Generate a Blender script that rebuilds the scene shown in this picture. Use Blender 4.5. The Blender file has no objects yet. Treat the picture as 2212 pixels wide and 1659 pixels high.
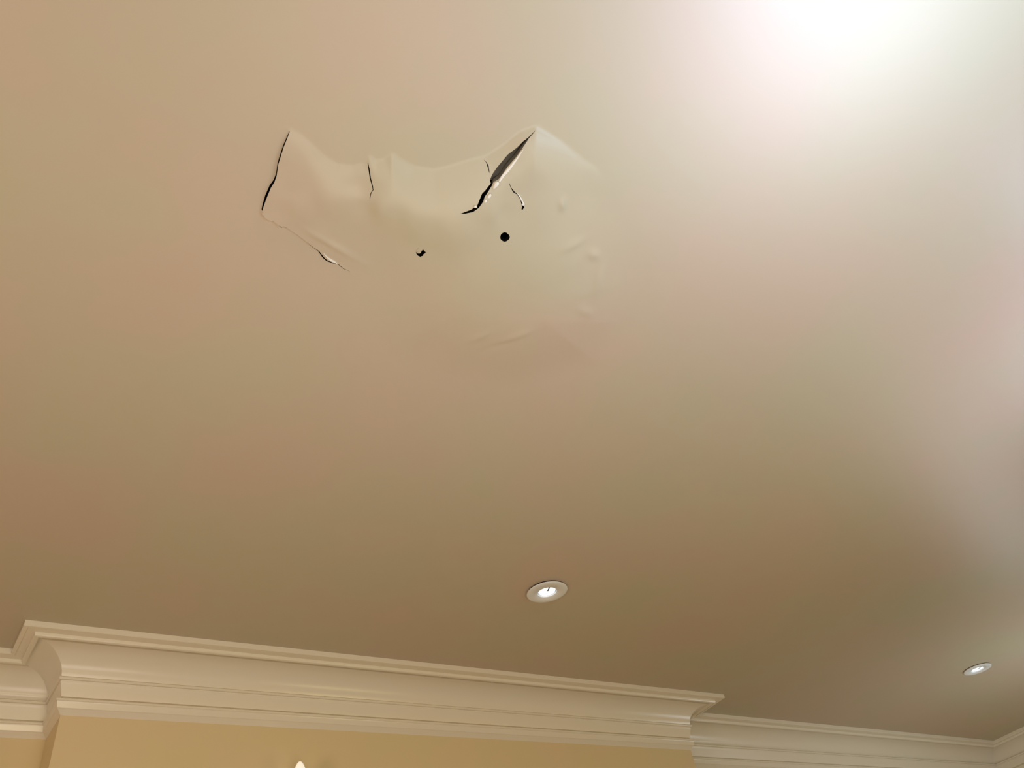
import bpy, bmesh, math, random
import numpy as np
from mathutils import Vector, Matrix
from mathutils.geometry import delaunay_2d_cdt

SC = bpy.context.scene
COL = SC.collection
CEIL = 2.6                      # ceiling height; the camera is held at 1.6 m
CAMZ = 1.6

# ------------------------------------------------------------------ camera
CAM_ROWS = [[0.8272569, -0.5384441, -0.1603871], [-0.2704163, -0.6318371, 0.7264], [-0.4924643, -0.5575481, -0.6682956]]
cam_data = bpy.data.cameras.new('camera')
cam = bpy.data.objects.new('camera', cam_data); COL.objects.link(cam)
rot = Matrix(CAM_ROWS).transposed().to_4x4()
cam.matrix_world = Matrix.Translation((0, 0, CAMZ)) @ rot
cam_data.sensor_fit = 'HORIZONTAL'
cam_data.sensor_width = 36.0
cam_data.lens = 1700.0 / 2212.0 * 36.0
cam_data.clip_start = 0.02
SC.camera = cam

# ------------------------------------------------------------------ view + world
SC.view_settings.view_transform = 'Standard'
SC.view_settings.look = 'None'
SC.view_settings.gamma = 1.0
SC.view_settings.use_curve_mapping = False
SC.view_settings.exposure = 0.0
world = bpy.data.worlds.new('world'); SC.world = world
world.use_nodes = True
world.node_tree.nodes['Background'].inputs[0].default_value = (0.9, 0.92, 1.0, 1)
world.node_tree.nodes['Background'].inputs[1].default_value = 0.3

# ------------------------------------------------------------------ lights
def light(name, kind, loc, power, color, **kw):
    d = bpy.data.lights.new(name, kind)
    d.energy = power; d.color = color
    for k, v in kw.items(): setattr(d, k, v)
    o = bpy.data.objects.new(name, d); COL.objects.link(o); o.location = loc
    return o

def aim(o, target):
    o.rotation_euler = (Vector(target) - o.location).to_track_quat('-Z', 'Y').to_euler()

LIGHTS = [
 # name, kind, location, aim point, watts, colour, radius, spot angle, azimuth lobes (degrees, width, gain)
 ('uplighter', 'SPOT', (0.74, 0.0, 2.28), 'up', 6.8, (0.50, 0.66, 1.0), 0.06, 165, [(140, 6, 1.3), (118, 12, -0.4), (162, 9, -0.4)]),
 ('broad_cool_fill', 'SPOT', (0.98, -0.20, 1.7), 'up', 27.5, (0.60, 0.76, 1.0), 0.15, 150, None),  # added fill: widens the cool pool, no such lamp modelled
 ('warm_fill', 'POINT', (0.38, 0.5, 1.62), None, 15.0, (1.0, 0.90, 0.76), 0.3, 0, None),  # added unseen fill: warm light for the ceiling, not a real lamp
 ('left_fill', 'POINT', (-1.2, 0.4, 1.5), None, 42.0, (1.0, 0.82, 0.67), 0.30, 0, None),  # added fill out of frame, lifts the left side
 ('side_uplighter', 'SPOT', (1.90, 0.04, 2.15), 'up', 11.5, (0.58, 0.63, 1.0), 0.03, 165, [(112, 5, 0.8), (158, 9, 0.6), (135, 9, -0.3), (92, 9, -0.35)]),
 ('far_fill', 'POINT', (3.6, 1.1, 1.9), None, 10.0, (0.78, 0.93, 1.0), 0.20, 0, None),  # added fill, brightens the far right ceiling and recess
 ('rear_fill', 'POINT', (0.3, -2.0, 2.30), None, 60.0, (1.0, 0.88, 0.60), 0.25, 0, None),  # added fill behind the camera, washes the cornice and walls
 ('centre_fill', 'POINT', (1.7, 0.4, 1.5), None, 10.0, (1.0, 0.80, 0.38), 0.25, 0, None),  # invented warm fill for the middle, no lamp stands here
 ('cool_sheen_fill', 'POINT', (4.4, 0.8, 2.1), None, 1.5, (0.55, 0.72, 1.0), 0.10, 0, None),  # added only to give the right cornice a cool sheen
]
for n_, kind_, loc_, aim_, pw_, col_, rad_, ang_, lobes_ in LIGHTS:
    kw = dict(shadow_soft_size=rad_)
    if kind_ == 'SPOT': kw.update(spot_size=math.radians(ang_), spot_blend=1.0)
    o = light(n_, kind_, loc_, pw_, col_, **kw)
    if aim_ == 'up': o.rotation_euler = (math.pi, 0, 0)
    if lobes_:                     # streaks put into the light itself: the beam is uneven around its axis
        o.data.use_nodes = True
        nt = o.data.node_tree; em = nt.nodes['Emission']
        tc = nt.nodes.new('ShaderNodeTexCoord'); sx_ = nt.nodes.new('ShaderNodeSeparateXYZ')
        nt.links.new(tc.outputs['Normal'], sx_.inputs[0])
        at = nt.nodes.new('ShaderNodeMath'); at.operation = 'ARCTAN2'
        nt.links.new(sx_.outputs['Y'], at.inputs[0]); nt.links.new(sx_.outputs['X'], at.inputs[1])
        prev = None
        for phi, w_, gain in lobes_:
            def mth(op, a, b):
                m_ = nt.nodes.new('ShaderNodeMath'); m_.operation = op
                for i_, q in enumerate((a, b)):
                    if isinstance(q, (int, float)): m_.inputs[i_].default_value = q
                    else: nt.links.new(q, m_.inputs[i_])
                return m_.outputs[0]
            d = mth('SUBTRACT', at.outputs[0], math.radians(phi))
            d = mth('DIVIDE', d, math.radians(w_)); d = mth('MULTIPLY', d, d); d = mth('MULTIPLY', d, -1.0)
            g = mth('POWER', math.e, d); g = mth('MULTIPLY', g, gain)
            prev = g if prev is None else mth('ADD', prev, g)
        prev = mth('ADD', prev, 1.0)
        nt.links.new(prev, em.inputs['Strength'])

# ------------------------------------------------------------------ measured positions, metres on the ceiling plane (x, y)
LEFT_SKEW = 0.0
RIM = [(0.18084, 0.53131), (0.19667, 0.5337), (0.21629, 0.54138), (0.23643, 0.54927), (0.25672, 0.55178), (0.27717, 0.5445), (0.28927, 0.53409), (0.28958, 0.51834), (0.30188, 0.52177), (0.3112, 0.51446), (0.31726, 0.50064), (0.33254, 0.50502), (0.35452, 0.50616), (0.38021, 0.49796), (0.40061, 0.47978), (0.41726, 0.46185), (0.43724, 0.44306), (0.45162, 0.41561), (0.46125, 0.38771), (0.47592, 0.37031), (0.4985, 0.37128), (0.52512, 0.37373), (0.54935, 0.37786), (0.57136, 0.38182), (0.59161, 0.38178), (0.61397, 0.38975), (0.64016, 0.40551)]
SOFT = [(0.36307, 0.72984), (0.40295, 0.79489), (0.4794, 0.85512), (0.60407, 0.87826), (0.75616, 0.84079), (0.8621, 0.72563), (0.85919, 0.6094), (0.80339, 0.51692), (0.72498, 0.44819), (0.64016, 0.40551)]
BLISTER = [(0.18084, 0.53131), (0.19667, 0.5337), (0.21629, 0.54138), (0.23643, 0.54927), (0.25672, 0.55178), (0.27717, 0.5445), (0.28927, 0.53409), (0.28958, 0.51834), (0.30188, 0.52177), (0.3112, 0.51446), (0.31726, 0.50064), (0.33254, 0.50502), (0.35452, 0.50616), (0.38021, 0.49796), (0.40061, 0.47978), (0.41726, 0.46185), (0.43724, 0.44306), (0.45162, 0.41561), (0.46125, 0.38771), (0.47592, 0.37031), (0.4985, 0.37128), (0.52512, 0.37373), (0.54935, 0.37786), (0.57136, 0.38182), (0.59161, 0.38178), (0.61397, 0.38975), (0.64016, 0.40551), (0.72498, 0.44819), (0.80339, 0.51692), (0.85919, 0.6094), (0.8621, 0.72563), (0.75616, 0.84079), (0.60407, 0.87826), (0.4794, 0.85512), (0.40295, 0.79489), (0.36307, 0.72984), (0.35603, 0.72487), (0.35023, 0.71734), (0.34062, 0.71685), (0.32924, 0.71219), (0.32054, 0.71338), (0.31117, 0.7129), (0.30368, 0.70958), (0.29262, 0.70122), (0.28156, 0.69789), (0.2678, 0.69123), (0.25339, 0.68606), (0.24432, 0.68308), (0.23594, 0.67984), (0.22707, 0.68241), (0.21912, 0.67996), (0.21388, 0.67713), (0.20659, 0.68167), (0.19997, 0.67867), (0.19428, 0.67437), (0.19265, 0.66808), (0.19109, 0.65832), (0.18963, 0.64344), (0.18907, 0.6258), (0.19035, 0.61505), (0.18969, 0.60457), (0.1851, 0.58565), (0.18212, 0.55929), (0.18153, 0.5363)]
SOFT_L = 0.19
RIM_SLOPE = 0.5
LIP = 0.0055
LEVELS = [(0.2034, 0.61763, 0.0035), (0.24056, 0.63336, 0.011), (0.27539, 0.60694, 0.0155), (0.29925, 0.60375, 0.0142), (0.28904, 0.56105, 0.0054), (0.31293, 0.59684, 0.0121), (0.34411, 0.58111, 0.0243), (0.39432, 0.57409, 0.0284), (0.44851, 0.5563, 0.0311), (0.48006, 0.51252, 0.0284), (0.5055, 0.49968, 0.0216), (0.50043, 0.46586, 0.0216), (0.5636, 0.47037, 0.027), (0.61625, 0.4438, 0.023), (0.64294, 0.43034, 0.0162), (0.68026, 0.49061, 0.0175), (0.62302, 0.5289, 0.0243), (0.53547, 0.60238, 0.0257), (0.43512, 0.65094, 0.023), (0.32727, 0.6736, 0.0108), (0.28615, 0.66519, 0.0108), (0.20023, 0.65371, 0.003), (0.18846, 0.59614, 0.0035), (0.18771, 0.5603, 0.004), (0.25003, 0.68305, 0.0035), (0.29011, 0.69178, 0.0045)]
SHARP = [(0.46125, 0.38771), (0.47592, 0.37031), (0.4985, 0.37128), (0.52512, 0.37373), (0.54935, 0.37786), (0.57136, 0.38182), (0.59161, 0.38178), (0.61397, 0.38975), (0.64016, 0.40551)]
STEPS = [([(0.18153, 0.5363), (0.18212, 0.55929), (0.1851, 0.58565), (0.18969, 0.60457), (0.19035, 0.61505), (0.18907, 0.6258), (0.18963, 0.64344), (0.19109, 0.65832), (0.19265, 0.66808), (0.19428, 0.67437)], 0.001, 0.05), ([(0.19428, 0.67437), (0.19997, 0.67867), (0.20659, 0.68167), (0.21388, 0.67713), (0.21912, 0.67996), (0.22707, 0.68241), (0.23594, 0.67984), (0.24432, 0.68308), (0.25339, 0.68606), (0.2678, 0.69123), (0.28156, 0.69789), (0.29262, 0.70122), (0.30368, 0.70958), (0.31117, 0.7129), (0.32054, 0.71338), (0.32924, 0.71219), (0.34062, 0.71685), (0.35023, 0.71734), (0.35603, 0.72487), (0.36307, 0.72984)], 0.0012, 0.03)]
BUMPS = [(0.66245, 0.71382, 0.0245, -0.0379, 0.03, 0.009, 0.0022), (0.60421, 0.74511, 0.0132, -0.0253, 0.022, 0.008, 0.0018), (0.64973, 0.74795, 0.0313, -0.0511, 0.03, 0.009, -0.0012), (0.32462, 0.68464, 0.043, 0.0091, 0.04, 0.006, 0.002), (0.29117, 0.67689, 0.0415, 0.0087, 0.035, 0.005, 0.0016), (0.31927, 0.70699, 0.0329, 0.0043, 0.03, 0.006, -0.001), (0.58158, 0.45568, 0.0156, 0.0167, 0.01, 0.005, 0.0035), (0.64184, 0.50948, 0.0271, -0.0336, 0.02, 0.008, 0.002), (0.68768, 0.5129, 0.0233, 0.0046, 0.012, 0.008, 0.0025), (0.7283, 0.5527, -0.0173, -0.0352, 0.03, 0.008, 0.0022), (0.74905, 0.61751, 0.0467, 0.0085, 0.02, 0.009, 0.0018)]
OPENINGS = {'left': [(0.18149, 0.53491), (0.18129, 0.5363), (0.18173, 0.55931), (0.18463, 0.58574), (0.18915, 0.60468), (0.18961, 0.61497), (0.18802, 0.62568), (0.18838, 0.64345), (0.19016, 0.65841), (0.19203, 0.66818), (0.19291, 0.66967), (0.19328, 0.66799), (0.19203, 0.65822), (0.19088, 0.64342), (0.19013, 0.62592), (0.19109, 0.61513), (0.19023, 0.60446), (0.18558, 0.58556), (0.1825, 0.55926), (0.18176, 0.5363)], 'low1': [(0.23464, 0.67934), (0.23587, 0.68024), (0.24423, 0.68372), (0.25327, 0.68695), (0.2676, 0.69235), (0.28135, 0.69918), (0.29228, 0.70255), (0.30319, 0.71111), (0.31113, 0.71472), (0.32078, 0.71488), (0.32927, 0.71325), (0.3406, 0.71772), (0.35029, 0.71779), (0.35172, 0.71742), (0.35018, 0.7169), (0.34064, 0.71597), (0.32922, 0.71114), (0.32029, 0.71188), (0.31121, 0.71109), (0.30417, 0.70805), (0.29295, 0.69988), (0.28177, 0.69659), (0.268, 0.69011), (0.25351, 0.68518), (0.24441, 0.68245), (0.236, 0.67945)], 'low2': [(0.21348, 0.67708), (0.21469, 0.67791), (0.21959, 0.68054), (0.22673, 0.68204), (0.22808, 0.68201), (0.22681, 0.68124), (0.21983, 0.6788), (0.21481, 0.67729)], 'mid': [(0.29311, 0.52936), (0.29361, 0.53066), (0.29764, 0.5374), (0.30482, 0.54824), (0.31138, 0.55578), (0.31519, 0.56068), (0.31478, 0.56725), (0.31711, 0.57495), (0.31783, 0.57628), (0.31769, 0.57468), (0.31568, 0.56702), (0.31616, 0.56019), (0.31228, 0.55475), (0.306, 0.54704), (0.29882, 0.53622), (0.29406, 0.53015)], 'main': [(0.47712, 0.37449), (0.47238, 0.38725), (0.46885, 0.3953), (0.4659, 0.40839), (0.46054, 0.42363), (0.45856, 0.43596), (0.45662, 0.44838), (0.45573, 0.45973), (0.45636, 0.46791), (0.45941, 0.47072), (0.4572, 0.48283), (0.45517, 0.4894), (0.45612, 0.49784), (0.45752, 0.50863), (0.45244, 0.51822), (0.44139, 0.53061), (0.4486, 0.52683), (0.45727, 0.5197), (0.46134, 0.5103), (0.46235, 0.49878), (0.46088, 0.49158), (0.46192, 0.48088), (0.46244, 0.47205), (0.46199, 0.46704), (0.46656, 0.45968), (0.46744, 0.45167), (0.46861, 0.43783), (0.47147, 0.42099), (0.47222, 0.40721), (0.47274, 0.39594), (0.47363, 0.38796), (0.47643, 0.37825)], 'sideL': [(0.43717, 0.44933), (0.43823, 0.44985), (0.44063, 0.4503), (0.445, 0.4539), (0.44689, 0.45599), (0.45057, 0.45922), (0.45163, 0.45984), (0.45105, 0.45875), (0.44798, 0.455), (0.44631, 0.45239), (0.44097, 0.44974), (0.43844, 0.44924)], 'sideR': [(0.48189, 0.45649), (0.48284, 0.45766), (0.48891, 0.46259), (0.49656, 0.46753), (0.50349, 0.46803), (0.51308, 0.47316), (0.52162, 0.4816), (0.52302, 0.48348), (0.52414, 0.48632), (0.52554, 0.48787), (0.52651, 0.48644), (0.52669, 0.48266), (0.52386, 0.47942), (0.51355, 0.47249), (0.50371, 0.46723), (0.49715, 0.46519), (0.48938, 0.46185), (0.48326, 0.45714)], 'hole1': [(0.53382, 0.53553), (0.53478, 0.53746), (0.53491, 0.53941), (0.53441, 0.5413), (0.53361, 0.54316), (0.53258, 0.54483), (0.5311, 0.54596), (0.52901, 0.54636), (0.52658, 0.54617), (0.52427, 0.54562), (0.52239, 0.54472), (0.52091, 0.54331), (0.51971, 0.54144), (0.51881, 0.53946), (0.51834, 0.53764), (0.51841, 0.53594), (0.51904, 0.5342), (0.5202, 0.53254), (0.52189, 0.53137), (0.52394, 0.53101), (0.5261, 0.5313), (0.52821, 0.53191), (0.53024, 0.53271), (0.53218, 0.53389)], 'hole2': [(0.42073, 0.62895), (0.42415, 0.63025), (0.42686, 0.62924), (0.42796, 0.62666), (0.42692, 0.62139), (0.42826, 0.6189), (0.434, 0.6214), (0.43395, 0.62426), (0.43267, 0.62729), (0.4341, 0.62991), (0.43256, 0.63169), (0.43128, 0.63437), (0.42741, 0.63428), (0.4234, 0.63229)]}
CHIPS = [(0.46581, 0.46841, 0.0052), (0.46605, 0.48685, 0.0028), (0.46488, 0.49587, 0.003), (0.45584, 0.51037, 0.0028), (0.52174, 0.47834, 0.002)]
MAIN_TIP = (0.47712, 0.37449)
MAIN_WHITE = 0.098
FLAP = [(0.41993, 0.62448), (0.42042, 0.61452), (0.42657, 0.61683), (0.42692, 0.62139), (0.42796, 0.62666), (0.42686, 0.62924), (0.42353, 0.62911)]
LIPS = [[(0.46866, 0.46267), (0.46969, 0.46133), (0.47062, 0.4527), (0.47222, 0.44485), (0.47361, 0.43443), (0.4743, 0.42345), (0.47417, 0.41136), (0.47402, 0.40424), (0.47377, 0.40295), (0.47342, 0.40426), (0.47283, 0.41139), (0.47214, 0.42341), (0.47051, 0.43415), (0.4688, 0.44441), (0.46747, 0.4525), (0.46775, 0.46134)], [(0.30038, 0.70083), (0.30169, 0.70204), (0.30953, 0.70705), (0.31582, 0.70974), (0.32178, 0.7108), (0.32607, 0.71119), (0.32758, 0.71072), (0.32614, 0.70956), (0.32187, 0.70793), (0.31604, 0.70647), (0.3099, 0.70503), (0.30186, 0.7012)], [(0.50204, 0.46553), (0.50341, 0.46658), (0.51068, 0.47072), (0.51828, 0.47612), (0.52281, 0.4782), (0.52451, 0.47861), (0.52332, 0.47731), (0.51942, 0.47441), (0.51152, 0.46925), (0.50367, 0.46595)]]
PLATE = [(0.47843, 0.36578), (0.4603, 0.39254), (0.45096, 0.42818), (0.44765, 0.47001), (0.46147, 0.47168), (0.47288, 0.45396), (0.47728, 0.40398)]
PLAN = {'a': (0.08522, 2.11824), 'b': (0.11068, 2.11398), 'c': (0.11283, 1.96374), 'd': (2.42688, 1.95443), 'e': (2.44345, 2.11878), 'f': (4.6568, 2.13493), 'g': (4.63468, 1.95952)}
SCONCE_RAY = [1.09989, 2.77018, 1.0]
L1 = (1.27389, 1.48531)
L2 = (3.47005, 1.50435)
POOL = (0.68021, 0.079)

# ------------------------------------------------------------------ helpers
def material(name, color, rough=0.6, spec=0.4, mottled=None, bump=0.0, bump_scale=90.0, metal=0.0, emit=None, coat=0.0):
    m = bpy.data.materials.new(name); m.use_nodes = True
    nt = m.node_tree; b = nt.nodes['Principled BSDF']
    b.inputs['Base Color'].default_value = (*color, 1)
    b.inputs['Roughness'].default_value = rough
    b.inputs['Specular IOR Level'].default_value = spec
    b.inputs['Metallic'].default_value = metal
    b.inputs['Coat Weight'].default_value = coat
    tc = nt.nodes.new('ShaderNodeTexCoord')
    if mottled:
        c2, scale = mottled
        n = nt.nodes.new('ShaderNodeTexNoise'); n.inputs['Scale'].default_value = scale
        n.inputs['Detail'].default_value = 3.0
        r = nt.nodes.new('ShaderNodeValToRGB')
        r.color_ramp.elements[0].position = 0.38; r.color_ramp.elements[1].position = 0.62
        r.color_ramp.elements[0].color = (*color, 1); r.color_ramp.elements[1].color = (*c2, 1)
        nt.links.new(tc.outputs['Object'], n.inputs['Vector'])
        nt.links.new(n.outputs['Fac'], r.inputs['Fac'])
        nt.links.new(r.outputs['Color'], b.inputs['Base Color'])
    if bump:
        n2 = nt.nodes.new('ShaderNodeTexNoise'); n2.inputs['Scale'].default_value = bump_scale
        n2.inputs['Detail'].default_value = 4.0
        bp = nt.nodes.new('ShaderNodeBump'); bp.inputs['Strength'].default_value = bump
        bp.inputs['Distance'].default_value = 0.002
        nt.links.new(tc.outputs['Object'], n2.inputs['Vector'])
        nt.links.new(n2.outputs['Fac'], bp.inputs['Height'])
        nt.links.new(bp.outputs['Normal'], b.inputs['Normal'])
    if emit:
        b.inputs['Emission Color'].default_value = (*emit[0], 1)
        b.inputs['Emission Strength'].default_value = emit[1]
    return m

M_CEIL = material('ceiling_paint', (0.605, 0.492, 0.385), 0.45, 0.4, mottled=((0.565, 0.513, 0.378), 2.8), bump=0.04, bump_scale=60)
M_CORE = material('bare_plaster', (0.93, 0.91, 0.85), 0.9, 0.2, bump=0.5, bump_scale=400)
M_VOID = material('roof_void', (0.012, 0.010, 0.009), 1.0, 0.0)  # near-black colour carries the darkness of the void and gaps
M_BOARD = material('grey_lath_board', (0.16, 0.15, 0.13), 0.9, 0.1, mottled=((0.20, 0.19, 0.16), 40.0))
M_TRIM = material('cornice_paint', (0.90, 0.82, 0.69), 0.24, 0.5, mottled=((0.885, 0.825, 0.69), 3.0))
M_WALL = material('wall_paint', (0.80, 0.64, 0.39), 0.6, 0.35, mottled=((0.785, 0.65, 0.38), 4.0), bump=0.03)
M_FLOOR = material('floor_oak', (0.16, 0.10, 0.055), 0.5, 0.4, mottled=((0.12, 0.075, 0.04), 6.0))
M_DARKWALL = material('dark_unseen_wall', (0.13, 0.085, 0.05), 0.6, 0.3, mottled=((0.10, 0.065, 0.04), 5.0))  # unseen walls darkened to cut bounced light
M_DTRIM = material('downlight_trim', (0.86, 0.87, 0.88), 0.45, 0.4)
M_DCUP = material('downlight_cup', (0.55, 0.55, 0.56), 0.35, 0.5, metal=0.6)
M_LENS = material('downlight_lens', (0.9, 0.95, 1.0), 0.2, 0.5, emit=((0.93, 0.98, 1.0), 1.8))
M_CLIP = material('lamp_clip', (0.03, 0.06, 0.06), 0.4, 0.5)
M_BRASS = material('sconce_brass', (0.55, 0.40, 0.18), 0.3, 0.5, metal=1.0)
M_BULB = material('frosted_bulb', (0.9, 0.88, 0.8), 0.3, 0.5, emit=((1.0, 0.93, 0.78), 0.55))
M_CANDLE = material('candle_sleeve', (0.85, 0.80, 0.66), 0.6, 0.3)

def mesh_object(name, verts, faces, mats, parent=None, midx=None, smooth=False):
    me = bpy.data.meshes.new(name)
    me.from_pydata([tuple(map(float, v)) for v in verts], [], [tuple(map(int, f)) for f in faces])
    for m in (mats if isinstance(mats, (list, tuple)) else [mats]): me.materials.append(m)
    if midx is not None: me.polygons.foreach_set('material_index', midx)
    if smooth is True: me.polygons.foreach_set('use_smooth', [True] * len(me.polygons))
    elif smooth: me.polygons.foreach_set('use_smooth', smooth)
    me.update()
    o = bpy.data.objects.new(name, me); COL.objects.link(o)
    if parent: o.parent = parent
    return o

def structure(o, label=None):
    o['kind'] = 'structure'
    if label: o['label'] = label
    return o

def tag(o, label, cat, group=None):
    o['label'] = label; o['category'] = cat
    if group: o['group'] = group
    return o

def empty(name, loc, rotz=0.0):
    o = bpy.data.objects.new(name, None); COL.objects.link(o)
    o.location = loc; o.rotation_euler = (0, 0, rotz); o.empty_display_size = 0.05
    return o

def lathe(name, prof, mat, parent=None, seg=64, smooth=True, cap=False, loc=None):
    """Surface of revolution about z from (radius, z) points."""
    v, f = [], []
    n = len(prof)
    for k in range(seg):
        a = 2 * math.pi * k / seg
        for r, z in prof: v.append((r * math.cos(a), r * math.sin(a), z))
    for k in range(seg):
        k2 = (k + 1) % seg
        for i in range(n - 1):
            f.append((k * n + i, k2 * n + i, k2 * n + i + 1, k * n + i + 1))
    o = mesh_object(name, v, f, mat, parent, smooth=smooth)
    bm = bmesh.new(); bm.from_mesh(o.data)
    bmesh.ops.remove_doubles(bm, verts=bm.verts, dist=1e-6)
    bmesh.ops.recalc_face_normals(bm, faces=bm.faces)
    bm.to_mesh(o.data); bm.free()
    if loc: o.location = loc
    return o

def box_data(x0, y0, z0, x1, y1, z1):
    v = [(x0,y0,z0),(x1,y0,z0),(x1,y1,z0),(x0,y1,z0),(x0,y0,z1),(x1,y0,z1),(x1,y1,z1),(x0,y1,z1)]
    f = [(0,3,2,1),(4,5,6,7),(0,1,5,4),(1,2,6,5),(2,3,7,6),(3,0,4,7)]
    return v, f

# ------------------------------------------------------------------ plan of the room
PROF = [(0,0),(0,.0120),(.0015,.0134),(.009,.0138),(.0093,.0124),(.0280,.0124),(.0280,.0180),(.0295,.0202),(.033,.0212),(.038,.0209),(.0402,.0194),(.0405,.0176),(.055,.0182),(.068,.0200),(.0806,.0243),(.0920,.0315),(.1017,.0415),(.108,.0510),(.1117,.0603),(.1141,.0731),(.1165,.0738),(.1168,.0752),(.1105,.0758),(.1095,.0785),(.1115,.0815),(.1160,.0822),(.1162,.0845),(.1145,.085),(.1165,.090),(.1248,.1175),(.1290,.1180),(.1290,.1240),(.1155,.1248),(.1140,.1265),(.1140,.1300),(.1165,.1315),(.1175,.1335),(.1200,.1458),(.1225,.1475),(.1285,.1540),(.1324,.1587)]
PROJ = PROF[-1][0]                # how far the cornice stands off the wall
DROP = PROF[-1][1]
XL, YB = -2.3, -3.0
a_ = PLAN['a']; b_ = PLAN['b']; c_ = PLAN['c']; d_ = PLAN['d']; e_ = PLAN['e']; f_ = PLAN['f']; g_ = PLAN['g']
def extend(p, q, t): return (p[0] + (q[0] - p[0]) * t, p[1] + (q[1] - p[1]) * t)
tL = (XL + PROJ, b_[1] + (b_[1] - b_[1]))
p0 = (XL + PROJ, b_[1] + LEFT_SKEW * (b_[0] - XL))
gx = f_[0] + (g_[0] - f_[0]) / (g_[1] - f_[1]) * (YB + PROJ - f_[1])
p6 = (gx, YB + PROJ)
PATH = [p0, b_, c_, d_, e_, f_, p6]   # outer edge of the cornice where it meets the ceiling

def offset_path(path, s):
    """Move an open path sideways towards the wall (its left) by s, mitring the corners."""
    out = []
    n = len(path)
    nrm = []
    for i in range(n - 1):
        dx, dy = path[i+1][0] - path[i][0], path[i+1][1] - path[i][1]
        L = math.hypot(dx, dy); nrm.append((-dy / L, dx / L))
    for i in range(n):
        if i == 0: nx, ny = nrm[0]; k = 1
        elif i == n - 1: nx, ny = nrm[-1]; k = 1
        else:
            nx = nrm[i-1][0] + nrm[i][0]; ny = nrm[i-1][1] + nrm[i][1]
            L = math.hypot(nx, ny); nx /= L; ny /= L
            k = 1 / (nx * nrm[i][0] + ny * nrm[i][1])
        out.append((path[i][0] + nx * s * k, path[i][1] + ny * s * k))
    return out

WALLP = offset_path(PATH, PROJ)

# cornice: the profile swept along the path, one run of moulding per wall face
RUNS = [('trim_1', 0, 1, 'cream moulded cornice above the left recess, in the bottom left corner'),
        ('trim_2', 1, 4, 'long cream stepped cornice wrapped round the projecting chimney breast'),
        ('trim_3', 4, 5, 'cream cornice of the recess to the right of the chimney breast'),
        ('trim_4', 5, 6, 'short cream cornice running off the bottom right corner')]
rows = [offset_path(PATH, s) for s, d in PROF]
SMOOTH_FROM, SMOOTH_TO = 11, 19
for name, i0, i1, lab in RUNS:
    v, f, sm = [], [], []
    n = len(PROF)
    for seg in range(i0, i1):
        base = len(v)
        for i in (seg, seg + 1):
            for j, (s, d) in enumerate(PROF):
                v.append((*rows[j][i], CEIL - d))
        for j in range(n - 1):
            f.append((base + j, base + j + 1, base + n + j + 1, base + n + j))
            sm.append(SMOOTH_FROM <= j < SMOOTH_TO)
        # back edge against wall and ceiling closes the solid
        w0, w1 = WALLP[seg], WALLP[seg + 1]
        v.append((*w0, CEIL)); v.append((*w1, CEIL))
        k = len(v) - 2
        f.append((base + n - 1, k, k + 1, base + 2 * n - 1)); sm.append(False)
        f.append((k, base, base + n, k + 1)); sm.append(False)
    o = mesh_object(name, v, f, M_TRIM, smooth=sm)
    structure(o, lab)

# walls
def wall(name, pts, lab, thick=0.12, mat=None):
    out = []
    off = offset_path(pts, thick)
    v, f = [], []
    n = len(pts)
    for p in pts: v += [(*p, 0.0), (*p, CEIL)]
    for p in off: v += [(*p, 0.0), (*p, CEIL)]
    for i in range(n - 1):
        f.append((2*i, 2*i+2, 2*i+3, 2*i+1))
        f.append((2*n+2*i, 2*n+2*i+1, 2*n+2*i+3, 2*n+2*i+2))
        f.append((2*i+1, 2*i+3, 2*n+2*i+3, 2*n+2*i+1))
        f.append((2*i, 2*n+2*i, 2*n+2*i+2, 2*i+2))
    f.append((0, 1, 2*n+1, 2*n)); f.append((2*n-2, 4*n-2, 4*n-1, 2*n-1))
    return structure(mesh_object(name, v, f, mat or M_WALL), lab)

W = WALLP
wall('wall_back_left', [W[0], W[1]], 'warm yellow wall of the left recess')
wall('wall_chimney_breast', [W[1], W[2], W[3], W[4]], 'warm yellow projecting chimney breast wall', 0.05)
wall('wall_back_right', [W[4], W[5]], 'wall of the right recess below its cornice')
wall('wall_right', [W[5], (W[6][0], YB)], 'right side wall')
wall('wall_left', [(XL, YB), (XL, W[0][1])], 'left side wall', mat=M_DARKWALL)
wall('wall_front', [(W[6][0], YB), (XL, YB)], 'wall behind the camera', mat=M_DARKWALL)
v, f = box_data(XL - 0.12, YB - 0.12, -0.1, W[6][0] + 0.3, W[5][1] + 0.12, 0.0)
structure(mesh_object('floor', v, f, M_FLOOR), 'timber floor')

# ------------------------------------------------------------------ ceiling with the sagging plaster
def seg_dist(X, Y, poly, closed=False):
    """Distance from points to a polyline (metres on the ceiling plane)."""
    d = np.full(X.shape, 1e9)
    n = len(poly)
    for i in range(n if closed else n - 1):
        ax, ay = poly[i]; bx, by = poly[(i + 1) % n]
        vx, vy = bx - ax, by - ay
        t = np.clip(((X - ax) * vx + (Y - ay) * vy) / (vx * vx + vy * vy + 1e-12), 0, 1)
        d = np.minimum(d, np.hypot(X - ax - t * vx, Y - ay - t * vy))
    return d

def in_poly(X, Y, poly):
    r = np.zeros(X.shape, bool)
    n = len(poly)
    for i in range(n):
        ax, ay = poly[i]; bx, by = poly[(i + 1) % n]
        c = ((ay > Y) != (by > Y)) & (X < (bx - ax) * (Y - ay) / ((by - ay) if by != ay else 1e-12) + ax)
        r ^= c
    return r

def sstep(t):
    t = np.clip(t, 0, 1)
    return t * t * (3 - 2 * t)

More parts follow.
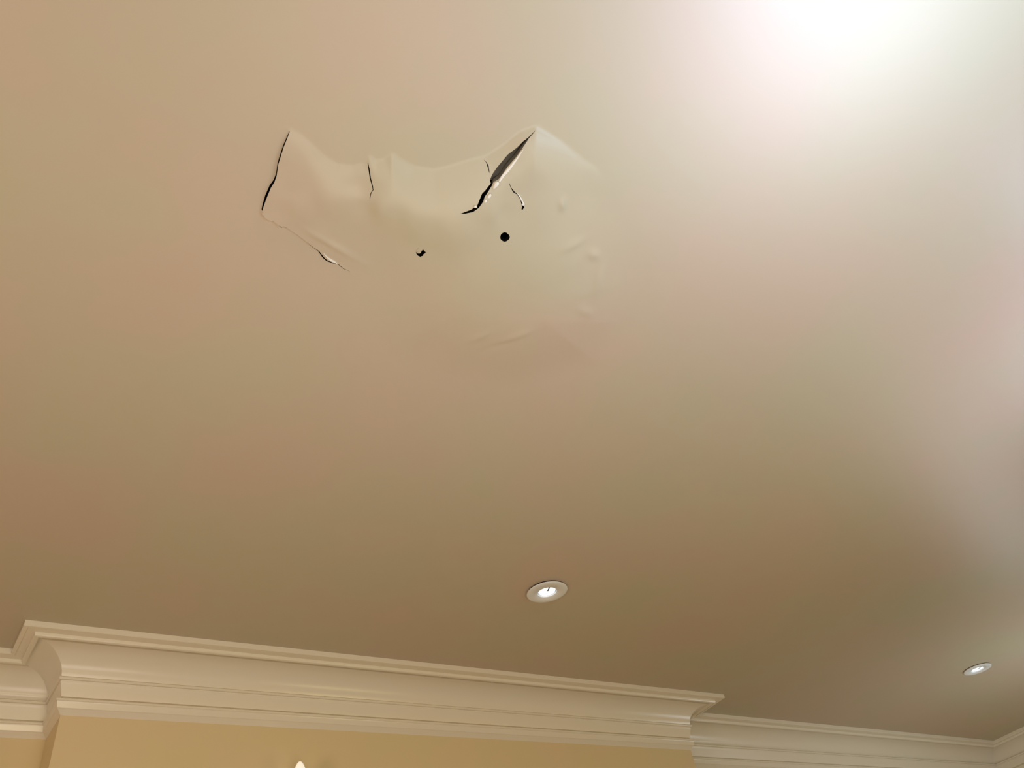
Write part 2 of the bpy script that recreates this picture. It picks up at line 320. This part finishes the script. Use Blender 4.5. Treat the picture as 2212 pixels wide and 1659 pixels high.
def sag(X, Y):
    """How far (m) the loosened plaster hangs below the flat ceiling."""
    X = np.asarray(X, float); Y = np.asarray(Y, float)
    ins = in_poly(X, Y, BLISTER)
    dr = seg_dist(X, Y, RIM)
    ds = seg_dist(X, Y, SOFT)
    num = np.zeros(X.shape); den = np.zeros(X.shape)
    for cx, cy, hh in LEVELS:
        w = 1.0 / ((X - cx) ** 2 + (Y - cy) ** 2 + 0.012 ** 2) ** 1.5
        num += w * hh; den += w
    plat = num / den
    slope = RIM_SLOPE * dr
    k = 0.0035                                   # smooth minimum: tent side meets the hanging belly
    body = np.where(plat > 1e-6, -k * np.logaddexp(-slope / k, -plat / k) + k * np.log1p(np.exp(-plat / k)) * np.exp(-dr / 0.01), 0)
    dsh = seg_dist(X, Y, SHARP)
    body = body + LIP * (1 - np.exp(-dr / 0.007)) * np.exp(-(dsh / 0.05) ** 2)
    body = np.maximum(body, 0) * sstep(ds / SOFT_L)
    # along the two left cracks the sheet has dropped clear of the ceiling
    for poly, amp, fall in STEPS:
        dc = seg_dist(X, Y, poly)
        e = np.minimum(np.hypot(X - poly[0][0], Y - poly[0][1]), np.hypot(X - poly[-1][0], Y - poly[-1][1]))
        body = np.maximum(body, 0) + amp * sstep(e / 0.035) * np.exp(-(dc / fall) ** 2)
    h = np.where(ins, body, 0.0)
    for cx, cy, dx, dy, sl, sw, amp in BUMPS:
        L = math.hypot(dx, dy); ux, uy = dx / L, dy / L
        a = (X - cx) * ux + (Y - cy) * uy; b = -(X - cx) * uy + (Y - cy) * ux
        h = h + amp * np.exp(-(a / sl) ** 2 - (b / sw) ** 2)
    return h

DOWN_R = 0.056
HOLE_R = 0.0525
LAMPS = [L1, L2]
THICK = 0.009

def circle(c, r, n=48): return [(c[0] + r * math.cos(2*math.pi*k/n), c[1] + r * math.sin(2*math.pi*k/n)) for k in range(n)]

loops = {k: list(p) for k, p in OPENINGS.items()}
for i, c in enumerate(LAMPS): loops['lamp%d' % i] = circle(c, HOLE_R)
def densify(p, step):
    out = []
    n = len(p)
    for i in range(n):
        a, b = p[i], p[(i+1) % n]
        L = math.hypot(b[0]-a[0], b[1]-a[1]); k = max(1, int(L / step))
        for t in range(k): out.append((a[0] + (b[0]-a[0])*t/k, a[1] + (b[1]-a[1])*t/k))
    return out
random.seed(5)
X0, X1, Y0, Y1 = XL - 0.02, max(W[5][0], W[6][0]) + 0.12, YB - 0.02, W[5][1] + 0.10
outer = [(X0, Y0), (X1, Y0), (X1, Y1), (X0, Y1)]
pts, edges = [], []
def add_loop(p):
    b = len(pts); pts.extend(p)
    edges.extend((b + i, b + (i+1) % len(p)) for i in range(len(p)))
add_loop(densify(outer, 0.25))
fine_loops = {}
for k, p in loops.items():
    q = p if k.startswith('lamp') else densify(p, 0.0022)
    fine_loops[k] = q; add_loop(q)
# crease and seam lines of the loose plaster
BX = [p[0] for p in BLISTER]; BY = [p[1] for p in BLISTER]
bx0, bx1, by0, by1 = min(BX) - 0.05, max(BX) + 0.05, min(BY) - 0.05, max(BY) + 0.05
SP = 0.0034
gx_, gy_ = np.meshgrid(np.arange(bx0, bx1, SP), np.arange(by0, by1, SP))
gx_[1::2] += SP / 2
G = np.c_[gx_.ravel(), gy_.ravel()]
allc = [q for k, p in fine_loops.items() if not k.startswith('lamp') for q in p]
dmin = np.full(len(G), 9.0)
for k, p in fine_loops.items():
    if not k.startswith('lamp'): dmin = np.minimum(dmin, seg_dist(G[:, 0], G[:, 1], p, True))
dl = np.full(len(G), 9.0)
stepd = np.minimum(seg_dist(G[:, 0], G[:, 1], STEPS[0][0]), seg_dist(G[:, 0], G[:, 1], STEPS[1][0]))
keep = (dmin > 0.0015) & (stepd > 0.0012)
pts.extend(map(tuple, G[keep]))
# pairs of points either side of the two left cracks so that the step there is crisp
for poly, _, _ in STEPS:
    for i in range(len(poly) - 1):
        a, b = poly[i], poly[i+1]
        L = math.hypot(b[0]-a[0], b[1]-a[1]); nx, ny = -(b[1]-a[1])/L, (b[0]-a[0])/L
        for t in np.arange(0, 1, 0.003 / L):
            x, y = a[0] + (b[0]-a[0])*t, a[1] + (b[1]-a[1])*t
            for s in (-0.0007, 0.0007):
                pts.append((x + nx*s, y + ny*s))
# sparse points elsewhere
cx_, cy_ = np.meshgrid(np.arange(X0 + 0.12, X1 - 0.05, 0.2), np.arange(Y0 + 0.12, Y1 - 0.05, 0.2))
for x, y in zip(cx_.ravel(), cy_.ravel()):
    if not (bx0 - 0.02 < x < bx1 + 0.02 and by0 - 0.02 < y < by1 + 0.02) and all(math.hypot(x - c[0], y - c[1]) > 0.08 for c in LAMPS):
        pts.append((x, y))
vo, eo, fo, *_ = delaunay_2d_cdt([Vector(p) for p in pts], edges, [], 0, 1e-6)
V = np.array([(p.x, p.y) for p in vo]); F = np.array([f for f in fo if len(f) == 3])
C = V[F].mean(axis=1)
hole = np.zeros(len(F), bool)
for k, p in fine_loops.items(): hole |= in_poly(C[:, 0], C[:, 1], p)
hole |= ~((C[:, 0] > X0) & (C[:, 0] < X1) & (C[:, 1] > Y0) & (C[:, 1] < Y1))
F = F[~hole]; C = C[~hole]
# face winding: normals down into the room
A = V[F]; area = (A[:,1,0]-A[:,0,0])*(A[:,2,1]-A[:,0,1]) - (A[:,2,0]-A[:,0,0])*(A[:,1,1]-A[:,0,1])
F[area > 0] = F[area > 0][:, ::-1]
H = sag(V[:, 0], V[:, 1])
Z = CEIL - H

cb = (in_poly(C[:, 0], C[:, 1], BLISTER) | (np.minimum(seg_dist(C[:, 0], C[:, 1], BLISTER, True), 9) < 0.012))

_drill = [np.mean(np.array(OPENINGS[k]), axis=0) for k in ('hole1', 'hole2')]
_left = np.array(OPENINGS['left'] + OPENINGS['low1'] + OPENINGS['low2'])
def wall_slot(m):
    """Grey board edge inside the wide crack, old dark broken edge elsewhere."""
    if any(math.hypot(m[0] - c[0], m[1] - c[1]) < 0.014 for c in _drill): return 2
    if np.hypot(_left[:, 0] - m[0], _left[:, 1] - m[1]).min() < 0.02: return 2
    return 3 if math.hypot(m[0] - MAIN_TIP[0], m[1] - MAIN_TIP[1]) < MAIN_WHITE else 2

def sheet(name, faces, parent=None, extra=None):
    """Part of the ceiling skin, with torn and cut edges given the plaster's thickness."""
    used = np.unique(faces); remap = -np.ones(len(V), int); remap[used] = np.arange(len(used))
    vv = [(V[i, 0], V[i, 1], Z[i]) for i in used]
    ff = [tuple(remap[i] for i in f) for f in faces]
    mi = [0] * len(ff); sm = [True] * len(ff)
    cnt = {}
    for f in ff:
        for a, b in ((f[0], f[1]), (f[1], f[2]), (f[2], f[0])): cnt[(a, b)] = cnt.get((a, b), 0) + 1
    up_ = {}
    for (a, b) in list(cnt):
        if (b, a) in cnt: continue
        m = ((vv[a][0] + vv[b][0]) / 2, (vv[a][1] + vv[b][1]) / 2)
        near = min(OPEN_D(m))
        if near > 0.0012: continue
        for i in (a, b):
            if i not in up_:
                up_[i] = len(vv); vv.append(tuple(vv[i])); vv.append((vv[i][0], vv[i][1], vv[i][2] + THICK))
        ff.append((up_[b], up_[a], up_[a] + 1, up_[b] + 1)); mi.append(wall_slot(m)); sm.append(False)
    if extra:
        ev, ef = extra; base = len(vv); vv += ev
        ff += [tuple(base + i for i in f) for f in ef]; mi += [2] * len(ef); sm += [False] * len(ef)
    return mesh_object(name, vv, ff, [M_CEIL, M_CORE, M_VOID, M_BOARD], parent, midx=mi, smooth=sm)

_open = [np.array(p + [p[0]]) for p in fine_loops.values()]
_openv = {(round(q[0], 5), round(q[1], 5)) for p in fine_loops.values() for q in p}
_oarr = np.array([q for p in fine_loops.values() for q in p])
def OPEN_D(m):
    ds = np.hypot(_oarr[:, 0] - m[0], _oarr[:, 1] - m[1])
    i = ds.min()
    return (i - 0.0035 if i < 0.0035 + 0.0012 else i,) if not any(math.hypot(m[0]-c[0], m[1]-c[1]) < HOLE_R + 0.002 for c in LAMPS) else (0.0,)

# dark joist void above the skin: an open-bottomed box
zt = CEIL + 0.22
vv = [(X0, Y0, CEIL), (X1, Y0, CEIL), (X1, Y1, CEIL), (X0, Y1, CEIL), (X0, Y0, zt), (X1, Y0, zt), (X1, Y1, zt), (X0, Y1, zt)]
vf = [(4, 5, 6, 7), (0, 1, 5, 4), (1, 2, 6, 5), (2, 3, 7, 6), (3, 0, 4, 7)]
ceiling = sheet('ceiling', F[~cb], extra=(vv, vf))
structure(ceiling, 'pale tan painted plaster ceiling')
loose = sheet('sagging_plaster', F[cb], ceiling)
loose['label'] = 'cracked and bulging patch of ceiling plaster'

# grey board seen through the widest crack
pl = np.array(PLATE); pc = pl.mean(axis=0)
n = len(pl)
hz = [float(sag(np.array([p[0]]), np.array([p[1]]))[0]) for p in pl]
pv = [(p[0], p[1], CEIL - h + THICK + 0.003) for p, h in zip(pl, hz)] + [(p[0], p[1], CEIL - h + THICK + 0.013) for p, h in zip(pl, hz)]
pf = [tuple(range(n)), tuple(range(2*n - 1, n - 1, -1))] + [(i, i + n, (i+1) % n + n, (i+1) % n) for i in range(n)]
board = mesh_object('backing_board', pv, pf, M_BOARD, loose)
board['label'] = 'grey board behind the widest crack'

# crumbs of white plaster hanging on the lips of the crack
def blob(name, c, r, mat, parent, seed):
    rnd = random.Random(seed)
    bm = bmesh.new(); bmesh.ops.create_icosphere(bm, subdivisions=2, radius=r)
    ax = [rnd.uniform(0.7, 1.25) for _ in range(3)]
    for v_ in bm.verts:
        k = 1 + 0.18 * math.sin(v_.co.x / r * 3 + seed) + 0.14 * math.cos(v_.co.y / r * 4 + seed * 2)
        v_.co = Vector((v_.co.x * ax[0] * k, v_.co.y * ax[1] * k, v_.co.z * 0.6 * k))
        v_.co += Vector(c)
    me = bpy.data.meshes.new(name); bm.to_mesh(me); bm.free(); me.materials.append(mat)
    for p_ in me.polygons: p_.use_smooth = True
    o = bpy.data.objects.new(name, me); COL.objects.link(o); o.parent = parent
    return o
for i, (x, y, r) in enumerate(CHIPS):
    h = float(sag(np.array([x]), np.array([y]))[0])
    blob('plaster_crumb', (x, y, CEIL - h - r * 0.35), r, M_CORE, loose, i + 1)['label'] = 'bare white plaster crumb'
# bare white lips where the skim has torn away beside the cracks
for p in LIPS:
    q = np.array(p); hq = sag(q[:, 0], q[:, 1]); n = len(q)
    base = float(np.median(hq)) 
    zv = [CEIL - max(float(h_), base - 0.002) - 0.0011 for h_ in hq]
    lv = [(a[0], a[1], z_) for a, z_ in zip(q, zv)] + [(a[0], a[1], z_ + 0.0025) for a, z_ in zip(q, zv)]
    half = (n - 2) // 2                       # ribbon: tip, left side, tip, right side
    L_ = list(range(0, half + 1)); R_ = [0] + list(range(n - 1, half + 1, -1))
    lf = []
    side_a = [0] + list(range(1, half + 1)) + [half + 1]
    side_b = [0] + list(range(n - 1, half + 1, -1)) + [half + 1]
    for i in range(len(side_a) - 1):
        quad = [side_a[i], side_a[i+1], side_b[i+1], side_b[i]]
        uniq = list(dict.fromkeys(quad))
        if len(uniq) >= 3: lf.append(tuple(uniq)); lf.append(tuple(k_ + n for k_ in uniq[::-1]))
    lf += [(i, i + n, (i+1) % n + n, (i+1) % n) for i in range(n)]
    mesh_object('torn_edge', lv, lf, M_CORE, loose, smooth=False)['label'] = 'bare white torn plaster edge'
# torn paper flap bent down in the ragged hole
fl = np.array(FLAP); n = len(fl)
hz = float(sag(fl[:1, 0], fl[:1, 1])[0])
fv = [(p[0], p[1], CEIL - hz - 0.0012 + (0.003 if 3 <= i <= 5 else 0)) for i, p in enumerate(fl)]
fv += [(x, y, z + 0.0012) for x, y, z in fv]
ff = [tuple(range(n))[::-1], tuple(range(n, 2*n))] + [(i, (i+1) % n, (i+1) % n + n, i + n) for i in range(n)]
mesh_object('paper_flap', fv, ff, M_CEIL, loose)['label'] = 'torn paper flap in the ragged hole'

# ------------------------------------------------------------------ recessed downlights
def downlight(x, y):
    g = 0.0065
    t = empty('recessed_downlight', (x, y, CEIL - g))
    R = DOWN_R
    lathe('trim_ring', [(R*0.46, 0.012), (R*0.46, 0.002), (R*0.47, -0.0005), (R*0.60, -0.001), (R*0.62, -0.0022), (R*0.93, -0.0012),
                        (R*0.985, -0.0002), (R, 0.0008), (R*0.995, 0.0022), (R*0.9, 0.002), (R*0.48, 0.012), (R*0.46, 0.012)], M_DTRIM, t)
    lathe('lamp_cup', [(R*0.455, 0.003), (R*0.44, 0.008), (R*0.40, 0.03), (R*0.25, 0.05), (0.0005, 0.052)], M_DCUP, t)
    lens = lathe('lens', [(R*0.415, 0.0050), (R*0.40, 0.0030), (R*0.2, 0.0022), (0.0004, 0.0020)], M_LENS, t)
    # dark wire clip lying across the rim of the lens
    v, f = box_data(-0.0018, -R*0.44, 0.0002, 0.0018, -R*0.10, 0.0016)
    c = mesh_object('lamp_clip', v, f, M_CLIP, t); c.rotation_euler = (0, 0, math.radians(CLIP_ROT))
    for s in (-1, 1):
        v, f = box_data(s*R*0.62 - 0.004, -0.004, 0.002, s*R*0.62 + 0.004, 0.004, 0.05)
        mesh_object('spring_clip', v, f, M_DCUP, t)
    return t
CLIP_ROT = -20
d1 = downlight(*L1)
tag(d1, 'round recessed downlight nearer the middle, above the chimney breast cornice', 'downlight', 'recessed ceiling downlights')
def copy_tree(o, parent=None):
    c = o.copy(); COL.objects.link(c)
    if parent: c.parent = parent
    for ch in list(o.children): copy_tree(ch, c)
    return c
d2 = copy_tree(d1); d2.location = (L2[0], L2[1], CEIL - 0.0045)
d2['label'] = 'smaller-looking recessed downlight at the far right near the room corner'
for c in (L1, L2):
    s = light('downlight_beam', 'SPOT', (c[0], c[1], CEIL - 0.02), 1.5, (1.0, 0.93, 0.82), spot_size=math.radians(80), spot_blend=0.6, shadow_soft_size=0.02)

# ------------------------------------------------------------------ candle wall light, only its bulb tip reaches the frame
wy = W[2][1] + (W[3][1] - W[2][1]) * 0.3
k = (wy - 0.085) / SCONCE_RAY[1]
sx, sy, sz = SCONCE_RAY[0] * k, wy - 0.085, CAMZ + k
wl = empty('wall_light', (sx, wy, sz - 0.17))
tag(wl, 'candle wall light on the chimney breast, just its pale bulb tip showing', 'wall light')
tip = sz - (sz - 0.17)
def rel(prof, dz): return [(r, z + dz) for r, z in prof]
b = lathe('bulb', rel([(0.0003, 0.0), (0.003, -0.0008), (0.0065, -0.004), (0.0105, -0.011), (0.0145, -0.022), (0.0168, -0.036), (0.0165, -0.048), (0.013, -0.060), (0.010, -0.066)], tip), M_BULB, wl, 40)
b.location = (0, -0.085, 0)
c = lathe('candle_sleeve', rel([(0.0003, -0.066), (0.0125, -0.066), (0.0125, -0.150), (0.0003, -0.150)], tip), M_CANDLE, wl, 32, smooth=False); c.location = (0, -0.085, 0)
c = lathe('drip_pan', rel([(0.0003, -0.150), (0.032, -0.146), (0.034, -0.142), (0.036, -0.144), (0.03, -0.154), (0.006, -0.160), (0.0003, -0.170)], tip), M_BRASS, wl, 40); c.location = (0, -0.085, 0)
def tube(name, path, r, mat, parent, n=12):
    v, f = [], []
    for i, p in enumerate(path):
        q = path[min(i + 1, len(path) - 1)]; o_ = path[max(i - 1, 0)]
        t_ = (Vector(q) - Vector(o_)).normalized(); u = t_.orthogonal().normalized() if abs(t_.x) > .99 else Vector((1, 0, 0)); w_ = t_.cross(u)
        for k_ in range(n):
            a = 2 * math.pi * k_ / n; v.append(tuple(Vector(p) + r * (u * math.cos(a) + w_ * math.sin(a))))
    for i in range(len(path) - 1):
        for k_ in range(n): f.append((i*n + k_, i*n + (k_+1) % n, (i+1)*n + (k_+1) % n, (i+1)*n + k_))
    f.append(tuple(range(n))); f.append(tuple(range((len(path)-1)*n, len(path)*n))[::-1])
    return mesh_object(name, v, f, mat, parent, smooth=True)
tube('arm', [(0, -0.085 + 0.085*t, -0.005 - 0.05*math.sin(math.pi*t)*1.0 - 0.04*t) for t in [i/14 for i in range(15)]], 0.005, M_BRASS, wl)
bp = lathe('backplate', [(0.0003, 0.014), (0.02, 0.012), (0.03, 0.006), (0.042, 0.004), (0.046, 0.0), (0.0003, 0.0)], M_BRASS, wl, 40)
bp.rotation_euler = (math.radians(90), 0, 0); bp.location = (0, 0, -0.045)
